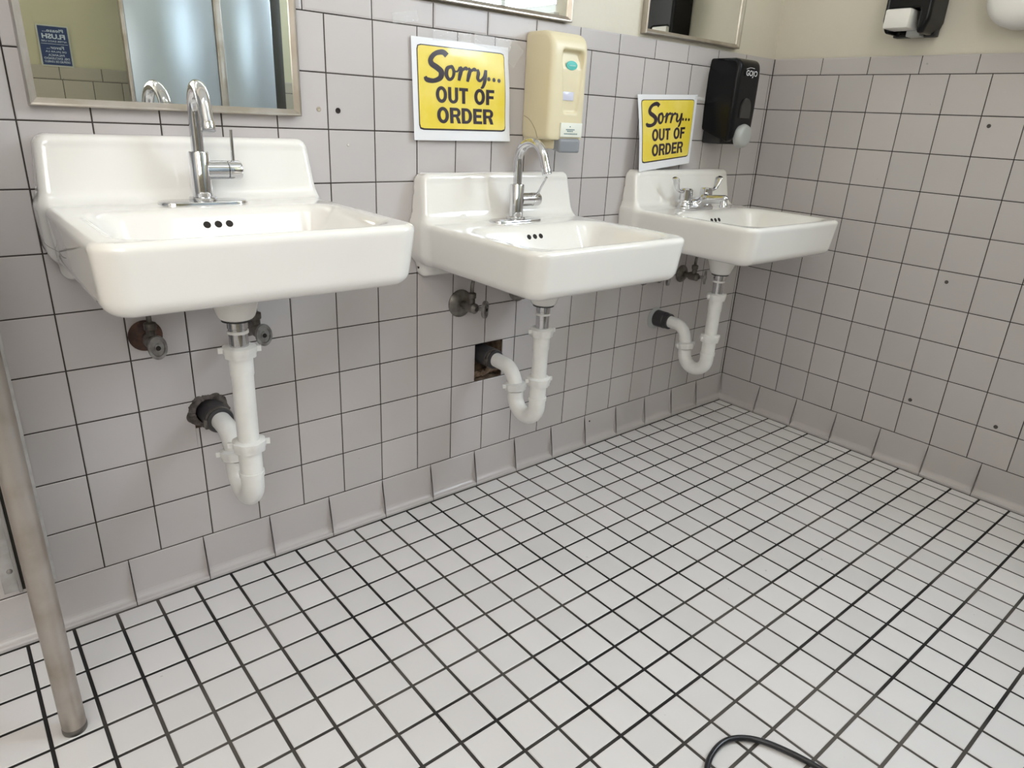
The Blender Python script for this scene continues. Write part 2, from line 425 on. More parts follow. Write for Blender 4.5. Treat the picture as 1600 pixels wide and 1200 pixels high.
# right wall: s = -y
toR = lambda s, t, d: (d, -s, t)
T = Tiles(toR, [])
wainscot(T, 'plain', ORR, .0202, -YF)
T.plane(-.02, -YF+.02, -.01, CAPT-.002, .0011, 1)
T.holes = [WIN]
T.plane(-.02, -YF+.02, CAPT-.002, ZC+.01, .0075, 2)
T.v += [(.0011, 0, CAPT-.002), (.0011, YF, CAPT-.002), (.0075, YF, CAPT-.002), (.0075, 0, CAPT-.002)]
k = len(T.v); T.f.append((k-4, k-3, k-2, k-1)); T.m.append(1)
k = len(T.v)
for q in (.0075, .14):
    T.v += [toR(WIN[0], WIN[2], q), toR(WIN[1], WIN[2], q), toR(WIN[1], WIN[3], q), toR(WIN[0], WIN[3], q)]
for i in range(4): T.f.append((k+i, k+(i+1) % 4, k+4+(i+1) % 4, k+4+i)); T.m.append(2)
T.plane(-.13, -YF+.13, -.05, ZC+.05, .14, 2)
wr = T.build('wall_right', [MT['tile'], MT['grout'], MT['paint']]); struct(wr)
bm = bmesh.new(); bm.from_mesh(wr.data)
for f in bm.faces:
    c = f.calc_center_median()
    if abs(f.normal.x) > .9 and c.x < .1 and f.normal.x > 0: f.normal_flip()
bm.to_mesh(wr.data); bm.free()
coves('baseboard_right', toR, .0202, -YF)
# front wall behind the camera (seen in the mirror): s = x - XL
toF = lambda s, t, d: (XL+s, YF-d, t)
T = Tiles(toF, [FILL_WIN])
MT['tile_dim'] = tilemat('dimmed_far_tile', (.42, .385, .30), (.37, .34, .26), .4)  # same tile as elsewhere, colour darkened for the weaker light on this wall
wainscot(T, 'plain', .03, .05, -XL, row0=HB-.125, rows=10, capt=1.128)
T.plane(-.02, -XL+.02, -.01, 1.126, .0011, 1); T.holes = [FILL_WIN]; T.plane(-.02, -XL+.02, 1.126, ZC+.01, .0075, 2); T.holes = []; T.slab(-.1, -XL+.1, -.05, ZC+.05, .0075, .14, 2)
T.recess(FILL_WIN, .0075, .09, 2)
wf = T.build('wall_front', [MT['tile_dim'], MT['grout'], MT['paintfar']]); orient(wf, (0, 1, 0)); struct(wf)
# left wall
struct(boxo('wall_left', (XL-.12, XL, YF, 0, 0, ZC), MT['paint']))
struct(boxo('ceiling', (XL, 0, YF, 0, ZC, ZC+.1), MT['ceil']))
# floor
FX = .0793; FY = .0804
toG = lambda s, t, d: (-s, -t, -d)
T = Tiles(toG, [])
xs = [.0205]+[-.0199+i*FX for i in range(1, int(-XL/FX)+2)]
ys = [.0205]+[.0013+i*FY for i in range(1, int(-YF/FY)+2)]
for a, b in zip(xs, xs[1:]):
    for c, d in zip(ys, ys[1:]):
        T.quadtile(a, min(b, -XL), c, min(d, -YF), j=.0032, ch=.0014, tilt=.0035)
T.plane(0, -XL, 0, -YF, .0016, 1); T.slab(0, -XL, 0, -YF, .0016, .1, 1)
fl = T.build('floor', [MT['ftile'], MT['fgrout']]); orient(fl, (0, 0, 1)); struct(fl)

# window in the right wall
wn = bpy.data.objects.new('window_1', None); C.objects.link(wn); wn.location = (.06, -1.6, 1.47); struct(wn)
def wbox(name, y0, y1, z0, z1, x0, x1, mat):
    b = boxo(name, (x0-.06, x1-.06, -y1+1.6, -y0+1.6, z0-1.47, z1-1.47), mat, wn, bev=.003); return b
bm = bmesh.new()
for (y0, y1, z0, z1) in ((1.15, 2.05, 1.47, 1.515), (1.15, 2.05, 2.305, 2.35), (1.15, 1.195, 1.515, 2.305), (2.005, 2.05, 1.515, 2.305), (1.15+.43, 1.15+.47, 1.515, 2.305), (1.195, 2.005, 1.72, 1.75)):
    box(bm, 0, .04, -y1+1.6, -y0+1.6, z0-1.47, z1-1.47, bev=.003)
bm_obj('window_frame', bm, MT['winframe'], wn)
wbox('pane', 1.16, 2.04, 1.48, 2.34, .075, .081, MT['pane'])
wbox('sill', 1.13, 2.07, 1.44, 1.469, -.02, .05, MT['sill'])
wbox('latch', 1.24, 1.26, 1.72, 1.77, .04, .059, MT['oldchrome'])

# unseen window added behind the camera to give soft frontal light
fill_wn = bpy.data.objects.new('added_fill_window', None); C.objects.link(fill_wn); fill_wn.location = (XL, YF, 0); struct(fill_wn)
bm = bmesh.new()
for (a, b, c, d) in ((.20, 1.60, 1.22, 1.26), (.20, 1.60, 2.46, 2.50), (.20, .24, 1.26, 2.46), (1.56, 1.60, 1.26, 2.46), (.88, .92, 1.26, 2.46)):
    box(bm, a, b, -.06, -.015, c, d, bev=.003)
bm_obj('window_frame', bm, MT['winframe'], fill_wn)
boxo('pane', (.21, 1.59, -.085, -.078, 1.23, 2.49), MT['fill_pane'], fill_wn)  # this pane glows only as added frontal fill
# ceiling lamps
def ceiling_lamp(x, y, label):
    t = empty('ceiling_light', (x, y, ZC), label, 'light', 'ceiling lights')
    boxo('housing', (-.62, .62, -.15, .15, -.06, -.001), MT['winframe'], t, bev=.008)
    boxo('diffuser', (-.60, .60, -.13, .13, -.085, -.0605), MT['lamp'], t, bev=.01)
ceiling_lamp(-2.55, -1.15, 'long ceiling light with white housing above the left sink')
ceiling_lamp(-.90, -1.40, 'long ceiling light with white housing nearer the right wall')

# ------------------------------------------------------------------ sinks
SX = {1: -1.956, 2: -1.213, 3: -.470}; SZ = {1: .853, 2: .783, 3: .785}
def sink_sdf(x, y, z):
    # slab body, narrower and set back towards the bottom
    k = np.clip(-z, 0, .12)
    bx = x/(1-.09*k/.1*.35); by = y+.012*(k/.1)*np.clip(-y/.46, 0, 1)*-1
    d2 = sdrect(bx, by, (0, -.20), (.2425, .262), .040)
    zc = -.0525; hz = .0525
    r = np.where(z > zc, .013, .024)
    a = d2+r; b = np.abs(z-zc)-hz+r
    body = np.minimum(np.maximum(a, b), 0)+np.sqrt(np.maximum(a, 0)**2+np.maximum(b, 0)**2)-r
    # back splash
    bw = .2425-.010*np.clip(z/.11, 0, 1); th = .062-.018*np.clip(z/.09, 0, 1)
    bs = sdrect(x/bw*.24, z, (0, .01), (.24, .101), .020); bd = np.abs(y-.02)-(.02+th)+.014
    a2 = bs+.014
    splash = np.minimum(np.maximum(a2, bd), 0)+np.sqrt(np.maximum(a2, 0)**2+np.maximum(bd, 0)**2)-.014
    s = smin(body, splash, .026)
    # wall flange under the slab
    s = smin(s, sdbox(x, y, z, (0, .0, -.07), (.228, .032, .066), .018), .012)
    # bowl: hump outside, hollow inside
    bd2 = sdrect(x, y, (0, -.298), (.203, .136), .060)
    dep = np.clip(-z, 0, .2)
    out = smax((bd2-.010+1.0*dep)/1.3, -(z+.140), .035); out = np.maximum(out, z+.03)
    s = smin(s, out, .014)
    s = smin(s, smax(np.sqrt(x**2+(y+.225)**2)-.030-.35*np.clip(z+.186, 0, .1), np.abs(z+.146)-.040, .008), .012)
    ins = smax((bd2+.62*dep)/1.15, -(z+.116), .045)
    s = smax(s, -ins, .014)
    # drain bore
    s = np.maximum(s, -(np.maximum(np.sqrt(x**2+(y+.225)**2)-.018, z+.1)))
    # gentle hollow of the back ledge in front of the splash
    return np.maximum(s, y+.0005)
proto = nets('sink_bowl', sink_sdf, (-.262, -.478, -.206), (.262, .012, .128), .0042, MT['porc'])
BM = proto.data; bpy.data.objects.remove(proto)
def tube_ring(o, name, z0, z1, r, mat, parent, y=-.225, lob=False, wings=0, axis=(0, 0, 1), org=None):
    prof = [(r*.86, 0), (r, .002), (r, (z1-z0)*.55), (r*.90, (z1-z0)*.62), (r*.90, z1-z0)]
    return lathe_obj(name, prof, mat, parent, axis=axis, origin=org or (0, y, z0), n=48, lobes=16 if lob else 0, lobe=.05)
def sink(i, label):
    t = empty('wall_sink', (SX[i], 0, SZ[i]), label, 'sink')
    b = link(bpy.data.objects.new('bowl', BM), t)
    for dx in (-.019, 0, .019):
        a = np.array((dx, -.176, -.028))
        for _ in range(8):
            g = np.array([float(sink_sdf(*(a+1e-4*e_)))-float(sink_sdf(*(a-1e-4*e_))) for e_ in np.eye(3)])/2e-4
            a = a-g*float(sink_sdf(*a))/max(g@g, 1e-6)
        lathe_obj('overflow_hole', [(.0058, -.0015), (.0064, .0), (.0060, .0006), (.0, .0006)], MT['hole'], t, axis=tuple(g), origin=tuple(a), n=20)
    lathe_obj('drain_flange', [(.018, -.123), (.028, -.1225), (.030, -.1245), (.018, -.126)], MT['chrome'], t, origin=(0, -.225, 0), n=32)
    return t
sinks = {1: sink(1, 'largest-looking white wall sink at left, mounted higher than the other two'),
         2: sink(2, 'white wall sink in the middle, under the larger out of order sign'),
         3: sink(3, 'white wall sink nearest the right wall, with wing-handle faucet')}
# hairline crack along the left flank of the first sink
CK = []
for q in spline([(-.25, -.028, -.062), (-.25, -.045, -.060), (-.25, -.062, -.066), (-.25, -.080, -.070), (-.25, -.105, -.069), (-.25, -.13, -.066), (-.25, -.16, -.068), (-.25, -.20, -.063)], 6):
    a = np.array(q, float)
    for _ in range(8):
        g = np.array([float(sink_sdf(*(a+1e-4*e_)))-float(sink_sdf(*(a-1e-4*e_))) for e_ in np.eye(3)])/2e-4
        a = a-g*float(sink_sdf(*a))/max(g@g, 1e-6)
    CK.append(tuple(a))
tube_obj('hairline_crack', CK, .0006, MT['crack'], sinks[1], n=6)
# screw under sink two
lathe_obj('flange_bolt', [(.0, 0), (.004, .001), (.004, .003)], MT['hole'], sinks[2], axis=(-1, 0, 0), origin=(-.2255, -.012, -.112), n=12)

# ------------------------------------------------------------------ drain pipes
def drain(i, label):
    z = {1: (.665, .607, .425, .335), 2: (.595, .527, .402, .325), 3: (.597, .527, .397, .315)}[i]
    zt, zn, ztn, zu = z
    t = empty('drain_trap', (SX[i], -.225, 0), label, 'drain pipe', 'P-trap drains under the sinks')
    # everything in coordinates of the pipe axis: x 0, y 0 -> wall at y = .225
    lathe_obj('tailpiece', [(.0178, zt+.008), (.0178, zt-.014), (.0168, zt-.015), (.0168, zn-.01)], MT['chrome'], t, n=32)
    lathe_obj('washer', [(.0265, zt-.0005), (.0265, zt+.004)], MT['rubber'], t, n=32)
    lathe_obj('plastic_ring', [(.0186, zt-.019), (.0186, zt-.024)], MT['pvc'], t, n=32)
    def nut(org, axis=(0, 0, 1), r=.0285, h=.022):
        o = lathe_obj('slip_nut', [(r*.80, 0), (r*.93, .001), (r*.95, h*.35), (r, h*.45), (r, h*.9), (r*.8, h)], MT['pvc'], t, axis=axis, origin=org, n=48, lobes=16, lobe=.055)
        bm = bmesh.new(); bm.from_mesh(o.data)
        ax = Vector(axis).normalized(); u = ax.cross(Vector((.3, 1, .2))).normalized()
        for s in (-1, 1):
            c = Vector(org)+ax*h*.65+u*s*r*1.12
            g = bmesh.ops.create_cube(bm, size=1)
            for v in g['verts']:
                q = v.co.copy(); v.co = c+u*(q.x*.010)+ax.cross(u)*(q.y*.006)+ax*(q.z*.010)
        bm.to_mesh(o.data); bm.free()
        o.data.polygons.foreach_set('use_smooth', [True]*len(o.data.polygons)); o.data.set_sharp_from_angle(angle=.6)
    nut((0, 0, zn-.012))
    lathe_obj('extension_tube', [(.0215, zn-.012), (.0215, zn-.045), (.0200, zn-.050), (.0195, ztn)], MT['pvc'], t, n=36)
    nut((0, 0, ztn-.020), r=.0295, h=.024)
    # U bend towards the wall then elbow into the wall
    R = .044
    P = [Vector((0, 0, ztn-.01)), Vector((0, 0, zu+.012))]
    for k in range(0, 13):
        a = PI*k/12*.97; P.append(Vector((0, R-R*math.cos(a), zu-R*math.sin(a)*.98+.0)))
    ub = P+[Vector((0, 2*R+.001, zu+.012))]
    zo = {1: .402, 2: .398, 3: .402}[i]
    if i == 1: zo = .404
    tube_obj('u_bend', ub, .0215, MT['pvc'], t, n=32)
    lathe_obj('bend_collar', [(.0235, zu+.016), (.0235, zu+.026)], MT['pvc'], t, n=32)
    nut((0, 2*R+.000, zu+.014), axis=(0, .12, 1), r=.0285, h=.022)
    e = [(0, 2*R, zu+.02), (0, 2*R+.004, zu+.034), (0, 2*R+.016, zo-.018), (0, 2*R+.036, zo-.003), (0, 2*R+.062, zo), (0, .2, zo+.001), (0, .232 if i == 3 else .245, zo+.001)]
    tube_obj('wall_elbow', spline(e, 6), .0198, MT['pvc'], t, n=32)
    # rubber coupling with clamps
    y0 = {1: .165, 2: .178, 3: .165}[i]; y1 = {1: .26, 2: .27, 3: .2245}[i]
    rr = .0265
    lathe_obj('rubber_coupling', [(rr*.8, y0-.002), (rr, y0), (rr, y0+.016), (rr*1.06, y0+.018), (rr*1.06, y1)], MT['rubber'], t, axis=(0, 1, 0), origin=(0, 0, zo), n=36)
    if i != 3:
        lathe_obj('hose_clamp', [(rr*1.045, y0+.004), (rr*1.075, y0+.005), (rr*1.075, y0+.012), (rr*1.045, y0+.013)], MT['oldchrome'], t, axis=(0, 1, 0), origin=(0, 0, zo), n=36)
        boxo('clamp_screw', (-.031, -.023, y0+.002, y0+.014, zo-.014, zo+.006), MT['oldchrome'], t, bev=.001)
    return t
drain(1, 'white plastic P-trap drain under the left sink, hanging lowest')
drain(2, 'white plastic P-trap drain under the middle sink, entering a square hole')
drain(3, 'white plastic P-trap drain under the right sink near the corner')
# ragged mortar round the outlets
def ragged(name, cx, cz, r0_, r1_, mat, label, cat, seed, parent=None, thick=.006, hole=None):
    rnd = random.Random(seed); n = 80; bm = bmesh.new(); A = []; B = []; D = []; ph = [rnd.uniform(0, 6.28) for _ in range(5)]
    for k in range(n):
        a = 2*PI*k/n
        ro = r1_*(1+.07*math.sin(2*a+ph[0])+.05*math.sin(5*a+ph[1])+.03*math.sin(11*a+ph[2])+rnd.uniform(-.03, .03)); ri = r0_
        A.append(bm.verts.new((cx+ri*math.cos(a), -thick*rnd.uniform(.5, 1), cz+ri*math.sin(a))))
        D.append(bm.verts.new((cx+(ri*.45+ro*.55)*math.cos(a), -thick*rnd.uniform(.25, .9), cz+(ri*.45+ro*.55)*math.sin(a))))
        B.append(bm.verts.new((cx+ro*math.cos(a), -.0002, cz+ro*math.sin(a))))
    for k in range(n):
        j = (k+1) % n; bm.faces.new((A[k], A[j], D[j], D[k])); bm.faces.new((D[k], D[j], B[j], B[k]))
    o = bm_obj(name, bm, mat, parent); return tag(o, label, cat)
ragged('mortar_patch', -1.962, .407, .0275, .041, MT['grime'], 'grimy broken mortar ring where the left drain enters the wall', 'mortar', 3)
lathe_obj('old_pipe_ring', [(.030, 0), (.0385, .0015), (.0385, .003), (.030, .0045)], MT['lightgrey'], None, axis=(0, -1, 0), origin=(-.478, -.0004, .402), n=40)
tag(bpy.data.objects['old_pipe_ring'], 'pale ring mark on the wall around the right drain outlet', 'ring')
# crumbling mortar along the lower lip of the square hole
bm = bmesh.new(); rnd = random.Random(8)
for k in range(26):
    x = -1.250+.097*k/25; s = rnd.uniform(.005, .011)
    g = bmesh.ops.create_icosphere(bm, subdivisions=1, radius=s)
    for v in g['verts']: v.co = Vector((v.co.x*1.2+x, v.co.y*.6+.008, v.co.z*.8+.340+rnd.uniform(-.001, .005)+(.006 if k > 12 else 0)))
o = bm_obj('broken_plaster', bm, MT['plaster'], None, angle=10); tag(o, 'crumbled brown plaster edging the square hole under the middle sink', 'plaster')

# ------------------------------------------------------------------ stop valves
def valve(x, z, zr, label, mat=MT['oldchrome'], big=.030, turn=0.0, group='stop valves under the sinks'):
    t = empty('stop_valve', (x, 0, z), label, 'valve', group)
    lathe_obj('escutcheon', [(big*1.0, 0.0005), (big, .003), (big*.82, .009), (big*.45, .013), (.011, .014)], mat, t, axis=(0, -1, 0), n=32)
    bm = bmesh.new()
    lathe(bm, [(.009, .01), (.009, .035), (.0135, .037), (.0135, .066), (.010, .070), (.006, .074)], (0, -1, 0), (0, 0, 0), 20)
    lathe(bm, [(.0085, 0), (.0085, .020), (.011, .022), (.011, .034), (.005, .037)], (0, 0, 1), (0, -.052, .004), 16, lobes=0)
    bm_obj('valve_body', bm, mat, t)
    tube_obj('supply_riser', spline([(0, -.052, .03), (0, -.053, .06), (.004, -.058, .09), (.004, -.07, zr-z)], 5), .0048, mat, t, n=12)
    ax = Vector((math.sin(turn), -math.cos(turn), 0)).normalized()
    o = Vector((0, -.052, 0))
    lathe_obj('valve_handle', [(.004, .016), (.004, .032), (.011, .033), (.0165, .034), (.0172, .037), (.0165, .042), (.012, .0425), (.0115, .040), (.006, .040), (.006, .043), (.0035, .0432), (.0035, .040)], MT['dullmetal'], t, axis=ax, origin=o, n=28, sx=1.38)
    lathe_obj('handle_hole_disc', [(.0045, .0405), (.0045, .0438), (.0, .0439)], MT['hole'], t, axis=ax, origin=o, n=16)  # dark disc standing in for the shaded hole at the handle centre
rusty = pm('rusty_brown', (.05, .025, .018), .6, .3, col2=(.12, .06, .04), vscale=50)
v1 = valve(-2.062, .592, .74, 'stop valve with rusty brown wall plate, left of the left drain', MT['oldchrome'], .031)
for o in bpy.data.objects:
    if o.name == 'escutcheon': o.data.materials[0] = rusty
valve(-1.862, .585, .74, 'stop valve with oval handle just right of the left drain', MT['oldchrome'], .026)
valve(-1.305, .560, .67, 'tarnished stop valve left of the middle drain', MT['oldchrome'], .037, .5)
valve(-1.105, .575, .67, 'tarnished stop valve half hidden behind the middle sink, right of its drain', MT['oldchrome'], .034, .2)
valve(-.560, .560, .67, 'dark stop valve between the middle sink corner and the right drain', MT['oldchrome'], .034, .9)
valve(-.360, .545, .67, 'dark stop valve hidden behind the right drain near the corner', MT['oldchrome'], .030, .6)

# ------------------------------------------------------------------ gooseneck faucets
def stadium_plate(bm, hx, hy, z0, z1, r=.003, cx=0, cy=0):
    n = 16; rings = []
    for (ins, z) in ((0, z0), (0, z1-r), (r*.4, z1-r*.3), (r*1.4, z1)):
        ring = []
        for s, a0 in ((1, -PI/2), (-1, PI/2)):
            for k in range(n+1):
                a = a0+PI*k/n; R = hy-ins
                ring.append(bm.verts.new((cx+s*(hx-hy)+R*math.cos(a), cy+R*math.sin(a), z)))
        rings.append(ring)
    m = len(rings[0])
    for i in range(len(rings)-1):
        for k in range(m): bm.faces.new((rings[i][k], rings[i][(k+1) % m], rings[i+1][(k+1) % m], rings[i+1][k]))
    bm.faces.new(rings[0][::-1]); bm.faces.new(rings[-1])
def gooseneck(i, swivel, lever, label, hr=.207, reach=.094, dx=.003, hdz=.058):
    t = empty('gooseneck_faucet', (SX[i]+dx, -.098, SZ[i]-.001), label, 'faucet', 'gooseneck faucets')
    bm = bmesh.new(); stadium_plate(bm, .077, .026, 0, .006); bm_obj('deck_plate', bm, MT['chrome'], t)
    lathe_obj('body', [(.024, .006), (.024, .010), (.0225, .012), (.0175, .0125), (.0175, .088), (.0165, .090), (.0115, .0905)], MT['chrome'], t, n=36)
    R = reach/2; zc = hr-R-.0105
    P = [Vector((0, 0, .085)), Vector((0, 0, .12)), Vector((0, 0, zc))]
    for k in range(1, 15):
        a = PI*k/16; P.append(Vector((0, -(R-R*math.cos(a)), zc+R*math.sin(a))))
    a = PI*14/16; d = Vector((0, -math.sin(a), math.cos(a)))
    last = P[-1]; P.append(last+d*.015); P.append(last+d*.042)
    rot = Matrix.Rotation(-swivel, 3, 'Z')
    sp = tube_obj('spout', [rot@p for p in P], .0108, MT['chrome'], t, n=28)
    e = rot@(last+d*.040)
    lathe_obj('aerator', [(.0108, -.012), (.0114, -.0115), (.0114, .0), (.0108, .0012), (.008, .0012), (.008, -.002)], MT['chrome'], sp, axis=rot@d, origin=e, n=28)
    bm = bmesh.new()
    lathe(bm, [(.0168, .010), (.0168, .046), (.0160, .0465)], (1, 0, 0), (0, 0, hdz), 32)
    bm_obj('handle_barrel', bm, MT['chrome'], t)
    h = lathe_obj('handle_cap', [(.0158, .0475), (.0168, .0485), (.0168, .068), (.0155, .071), (.0, .0715)], MT['chrome'], t, axis=(1, 0, 0), origin=(0, 0, hdz), n=32)
    L = Vector((0, -math.sin(lever), math.cos(lever)))
    p0 = Vector((.059, 0, hdz))+L*.015
    tube_obj('lever', [p0, p0+L*.02, p0+L*.055], lambda u: .0034-.0006*u, MT['chrome'], h, n=14)
    return t
gooseneck(1, .10, .05, 'chrome gooseneck faucet on the left sink, lever straight up')
gooseneck(2, .0, .62, 'chrome gooseneck faucet on the middle sink, lever tilted forward', hr=.200, hdz=.052)

# ------------------------------------------------------------------ wing handle faucet on sink 3
t = empty('wing_handle_faucet', (SX[3]-.003, -.096, SZ[3]-.001), 'chrome two-handle faucet with curved wing levers on the right sink', 'faucet')
def f3(x, y, z):
    base = sdrect(x, y, (0, 0), (.080, .027), .0265); a = base+.004; b = np.abs(z-.004)-.004+.003
    s = np.minimum(np.maximum(a, b), 0)+np.sqrt(np.maximum(a, 0)**2+np.maximum(b, 0)**2)-.003
    s = smin(s, sdcap(x, y, z, (-.04, 0, .010), (.04, 0, .010), .013, .013), .012)
    s = smin(s, sdcap(x, y*1.0, z, (0, .004, .014), (0, -.03, .030), .020, .016), .014)
    s = smin(s, sdcap(x, y, z, (0, -.03, .030), (0, -.105, .040), .0145, .0115), .010)
    for q in (-.051, .051):
        s = smin(s, np.maximum(np.sqrt((x-q)**2+y**2)-.0225+z*.12, np.abs(z-.010)-.010), .006)
    return np.maximum(s, -z)
nets('spout_body', f3, (-.09, -.125, -.004), (.09, .04, .062), .0024, MT['chrome'], t)
lathe_obj('aerator', [(.0108, 0), (.0112, .012), (.0118, .013), (.0118, .021), (.009, .022)], MT['chrome'], t, axis=(0, -.12, -1), origin=(0, -.103, .036), n=28)
for s in (-1, 1):
    lathe_obj('valve_cap', [(.0195, .020), (.0175, .022), (.0165, .026), (.0195, .027), (.0185, .058), (.015, .062), (.0, .063)], MT['chrome'], t, origin=(s*.051, 0, 0), n=40, lobes=20, lobe=.03)
    P = spline([(s*.045, 0, .055), (s*.068, .0, .053), (s*.086, .0, .055), (s*.098, .0, .062), (s*.104, .0, .074), (s*.108, .0, .086), (s*.116, 0, .094)], 6)
    tube_obj('wing_lever', P, lambda u: .0065+.014*max(0, u-.35)-.007*max(0, (u-.9)/.1)**2, MT['chrome'], t, n=18, ry=lambda u: .0058-.0018*u)

# ------------------------------------------------------------------ mirrors
def mirror(x0, x1, z0, z1, label, y=0.0):
    t = empty('framed_mirror', ((x0+x1)/2, y, z0), label, 'mirror')
    w = (x1-x0)/2; h = z1-z0; fwid = .0125
    boxo('mirror_glass', (-w+.004, w-.004, -.0125, -.0015, .004, h-.004), MT['mirror'], t)
    for (a, b, c, d) in (((-w, w), (0, fwid), 0, 0), ((-w, w), (h-fwid, h), 0, 0), ((-w, -w+fwid), (0, h), 1, 0), ((w-fwid, w), (0, h), 1, 0)):
        bm = bmesh.new(); e = fwid
        # mitred angle rail, front lip sloping to the glass
        hor = c == 0; lo = (b[0] == 0) if hor else (a[0] < 0)
        def pt(l, q, dep):   # l along rail -1/1 , q distance from outer edge
            if hor:
                x = (-w+q) if l < 0 else (w-q); zz = q if lo else h-q; return (x, dep, zz)
            zz = q if l < 0 else h-q; x = (-w+q) if lo else (w-q); return (x, dep, zz)
        prof = [(0, -.0008), (0, -.0200), (.0018, -.0215), (.0045, -.0212), (e, -.0150), (e, -.0122)]
        V = [[bm.verts.new(pt(l, q, dd)) for q, dd in prof] for l in (-1, 1)]
        for i in range(len(prof)-1): bm.faces.new((V[0][i], V[0][i+1], V[1][i+1], V[1][i]))
        bm.faces.new(V[0]); bm.faces.new(V[1][::-1])
        bm_obj('frame_rail', bm, MT['steel'], t, angle=25)
    return t
mirror(-2.183, -1.722, 1.006, 1.62, 'steel-framed mirror over the left sink, hung lowest and largest in view')
mirror(-1.440, -.983, 1.256, 1.87, 'steel-framed mirror above the larger out of order sign', .0065)
mirror(-.697, -.238, 1.262, 1.875, 'steel-framed mirror above the smaller out of order sign, next to the corner', .0065)

# ------------------------------------------------------------------ out of order signs
def brush(strokes):
    V = []; F = []
    for pts, ws in strokes:
        P = spline([(p[0], p[1], 0) for p in pts], 7); n = len(P); k0 = len(V)
        for i, p in enumerate(P):
            tt = (P[min(i+1, n-1)]-P[max(i-1, 0)]).normalized(); nr = Vector((-tt.y, tt.x, 0))
            u = i/(n-1)*(len(ws)-1); j = min(int(u), len(ws)-2); w = ws[j]+(ws[j+1]-ws[j])*(u-j)
            w *= 1.22; V += [(p.x+nr.x*w, p.y+nr.y*w*1.1), (p.x-nr.x*w, p.y-nr.y*w*1.1)]
        for i in range(n-1): F.append((k0+2*i, k0+2*i+1, k0+2*i+3, k0+2*i+2))
    return V, F
SORRY = [
 ([(.285, .895), (.245, .925), (.175, .905), (.130, .850), (.135, .800), (.185, .765), (.225, .725), (.215, .665), (.155, .630), (.090, .635), (.070, .665)], [.022, .021, .017, .018, .022, .023, .023, .020, .017, .020, .012]),
 ([(.325, .790), (.285, .765), (.275, .700), (.300, .655), (.335, .675), (.350, .735), (.330, .790), (.315, .770)], [.011, .015, .016, .013, .011, .013, .012, .008]),
 ([(.345, .745), (.385, .745), (.410, .790)], [.006, .007, .009]),
 ([(.410, .795), (.425, .770), (.412, .715), (.398, .650)], [.010, .015, .016, .011]),
 ([(.408, .720), (.440, .765), (.472, .785), (.485, .765)], [.006, .010, .014, .010]),
 ([(.495, .790), (.512, .765), (.500, .712), (.485, .645)], [.010, .015, .016, .011]),
 ([(.495, .715), (.525, .760), (.560, .782), (.572, .762)], [.006, .010, .014, .010]),
 ([(.590, .785), (.600, .745), (.592, .690), (.615, .665), (.655, .710), (.675, .780)], [.011, .015, .014, .011, .009, .010]),
 ([(.680, .785), (.672, .720), (.662, .650), (.642, .600), (.622, .588)], [.012, .016, .014, .012, .006]),
]
def ring_poly(outer, inner):
    n = len(outer); return outer+inner, [(k, (k+1) % n, n+(k+1) % n, n+k) for k in range(n)]
def glyph(ch):
    """heavy grotesque capitals in a unit box; returns verts, faces, width"""
    V = []; F = []; w = {'O': .92, 'U': .84, 'T': .76, 'F': .70, 'R': .86, 'D': .86, 'E': .74}[ch]; st = .27
    def q(*p):
        k = len(V); V.extend(p); F.append(tuple(range(k, k+len(p))))
    def r(x0, x1, y0, y1): q((x0, y0), (x1, y0), (x1, y1), (x0, y1))
    def arc(cx, cy, ro, ri, so, si, a0, a1, n=14):
        k = len(V)
        for i in range(n+1):
            a = a0+(a1-a0)*i/n; V.append((cx+ro*math.cos(a), cy+so*math.sin(a))); V.append((cx+ri*math.cos(a), cy+si*math.sin(a)))
        for i in range(n): F.append((k+2*i, k+2*i+2, k+2*i+3, k+2*i+1))
    if ch == 'O': arc(w/2, .5, w/2, w/2-st, .52, .52-.215, 0, 2*PI, 32)
    if ch == 'U':
        r(0, st, .34, 1); r(w-st, w, .34, 1); arc(w/2, .34, w/2, w/2-st, .36, .36-.19, PI, 2*PI, 18)
    if ch == 'T': r(0, w, .80, 1); r(w/2-st/2, w/2+st/2, 0, .80)
    if ch in 'FE':
        r(0, st, 0, 1); r(st, w, .80, 1); r(st, w*.92, .41, .60)
        if ch == 'E': r(st, w, 0, .19)
    if ch == 'D':
        r(0, st, 0, 1); r(st, w*.45, .81, 1); r(st, w*.45, 0, .19); arc(w*.45, .5, w*.55, w*.55-st, .5, .31, -PI/2, PI/2, 18)
    if ch == 'R':
        r(0, st, 0, 1); r(st, w*.6, .81, 1); r(st, w*.6, .40, .58); arc(w*.6, .70, w*.4, w*.4-st*.95, .30, .12, -PI/2, PI/2, 14)
        q((w*.52, .42), (w*.52, .40), (w*.70, 0), (w, 0), (w*.90, .30), (w*.80, .42))
    return V, F, w
def caps(word, x0, x1, y0, y1, gap=.085):
    V = []; F = []; x = 0
    for ch in word:
        v, f, w = glyph(ch); k = len(V); V += [(a+x, b) for a, b in v]; F += [tuple(k+i for i in q) for q in f]; x += w+gap
    x -= gap
    return [(x0+a/x*(x1-x0), y0+b*(y1-y0)) for a, b in V], F
def dots(cx, cz, r, n=14):
    V = [(cx, cz)]+[(cx+r*math.cos(2*PI*k/n), cz+r*1.25*math.sin(2*PI*k/n)) for k in range(n)]
    return V, [(0, k+1, (k+1) % n+1) for k in range(n)]
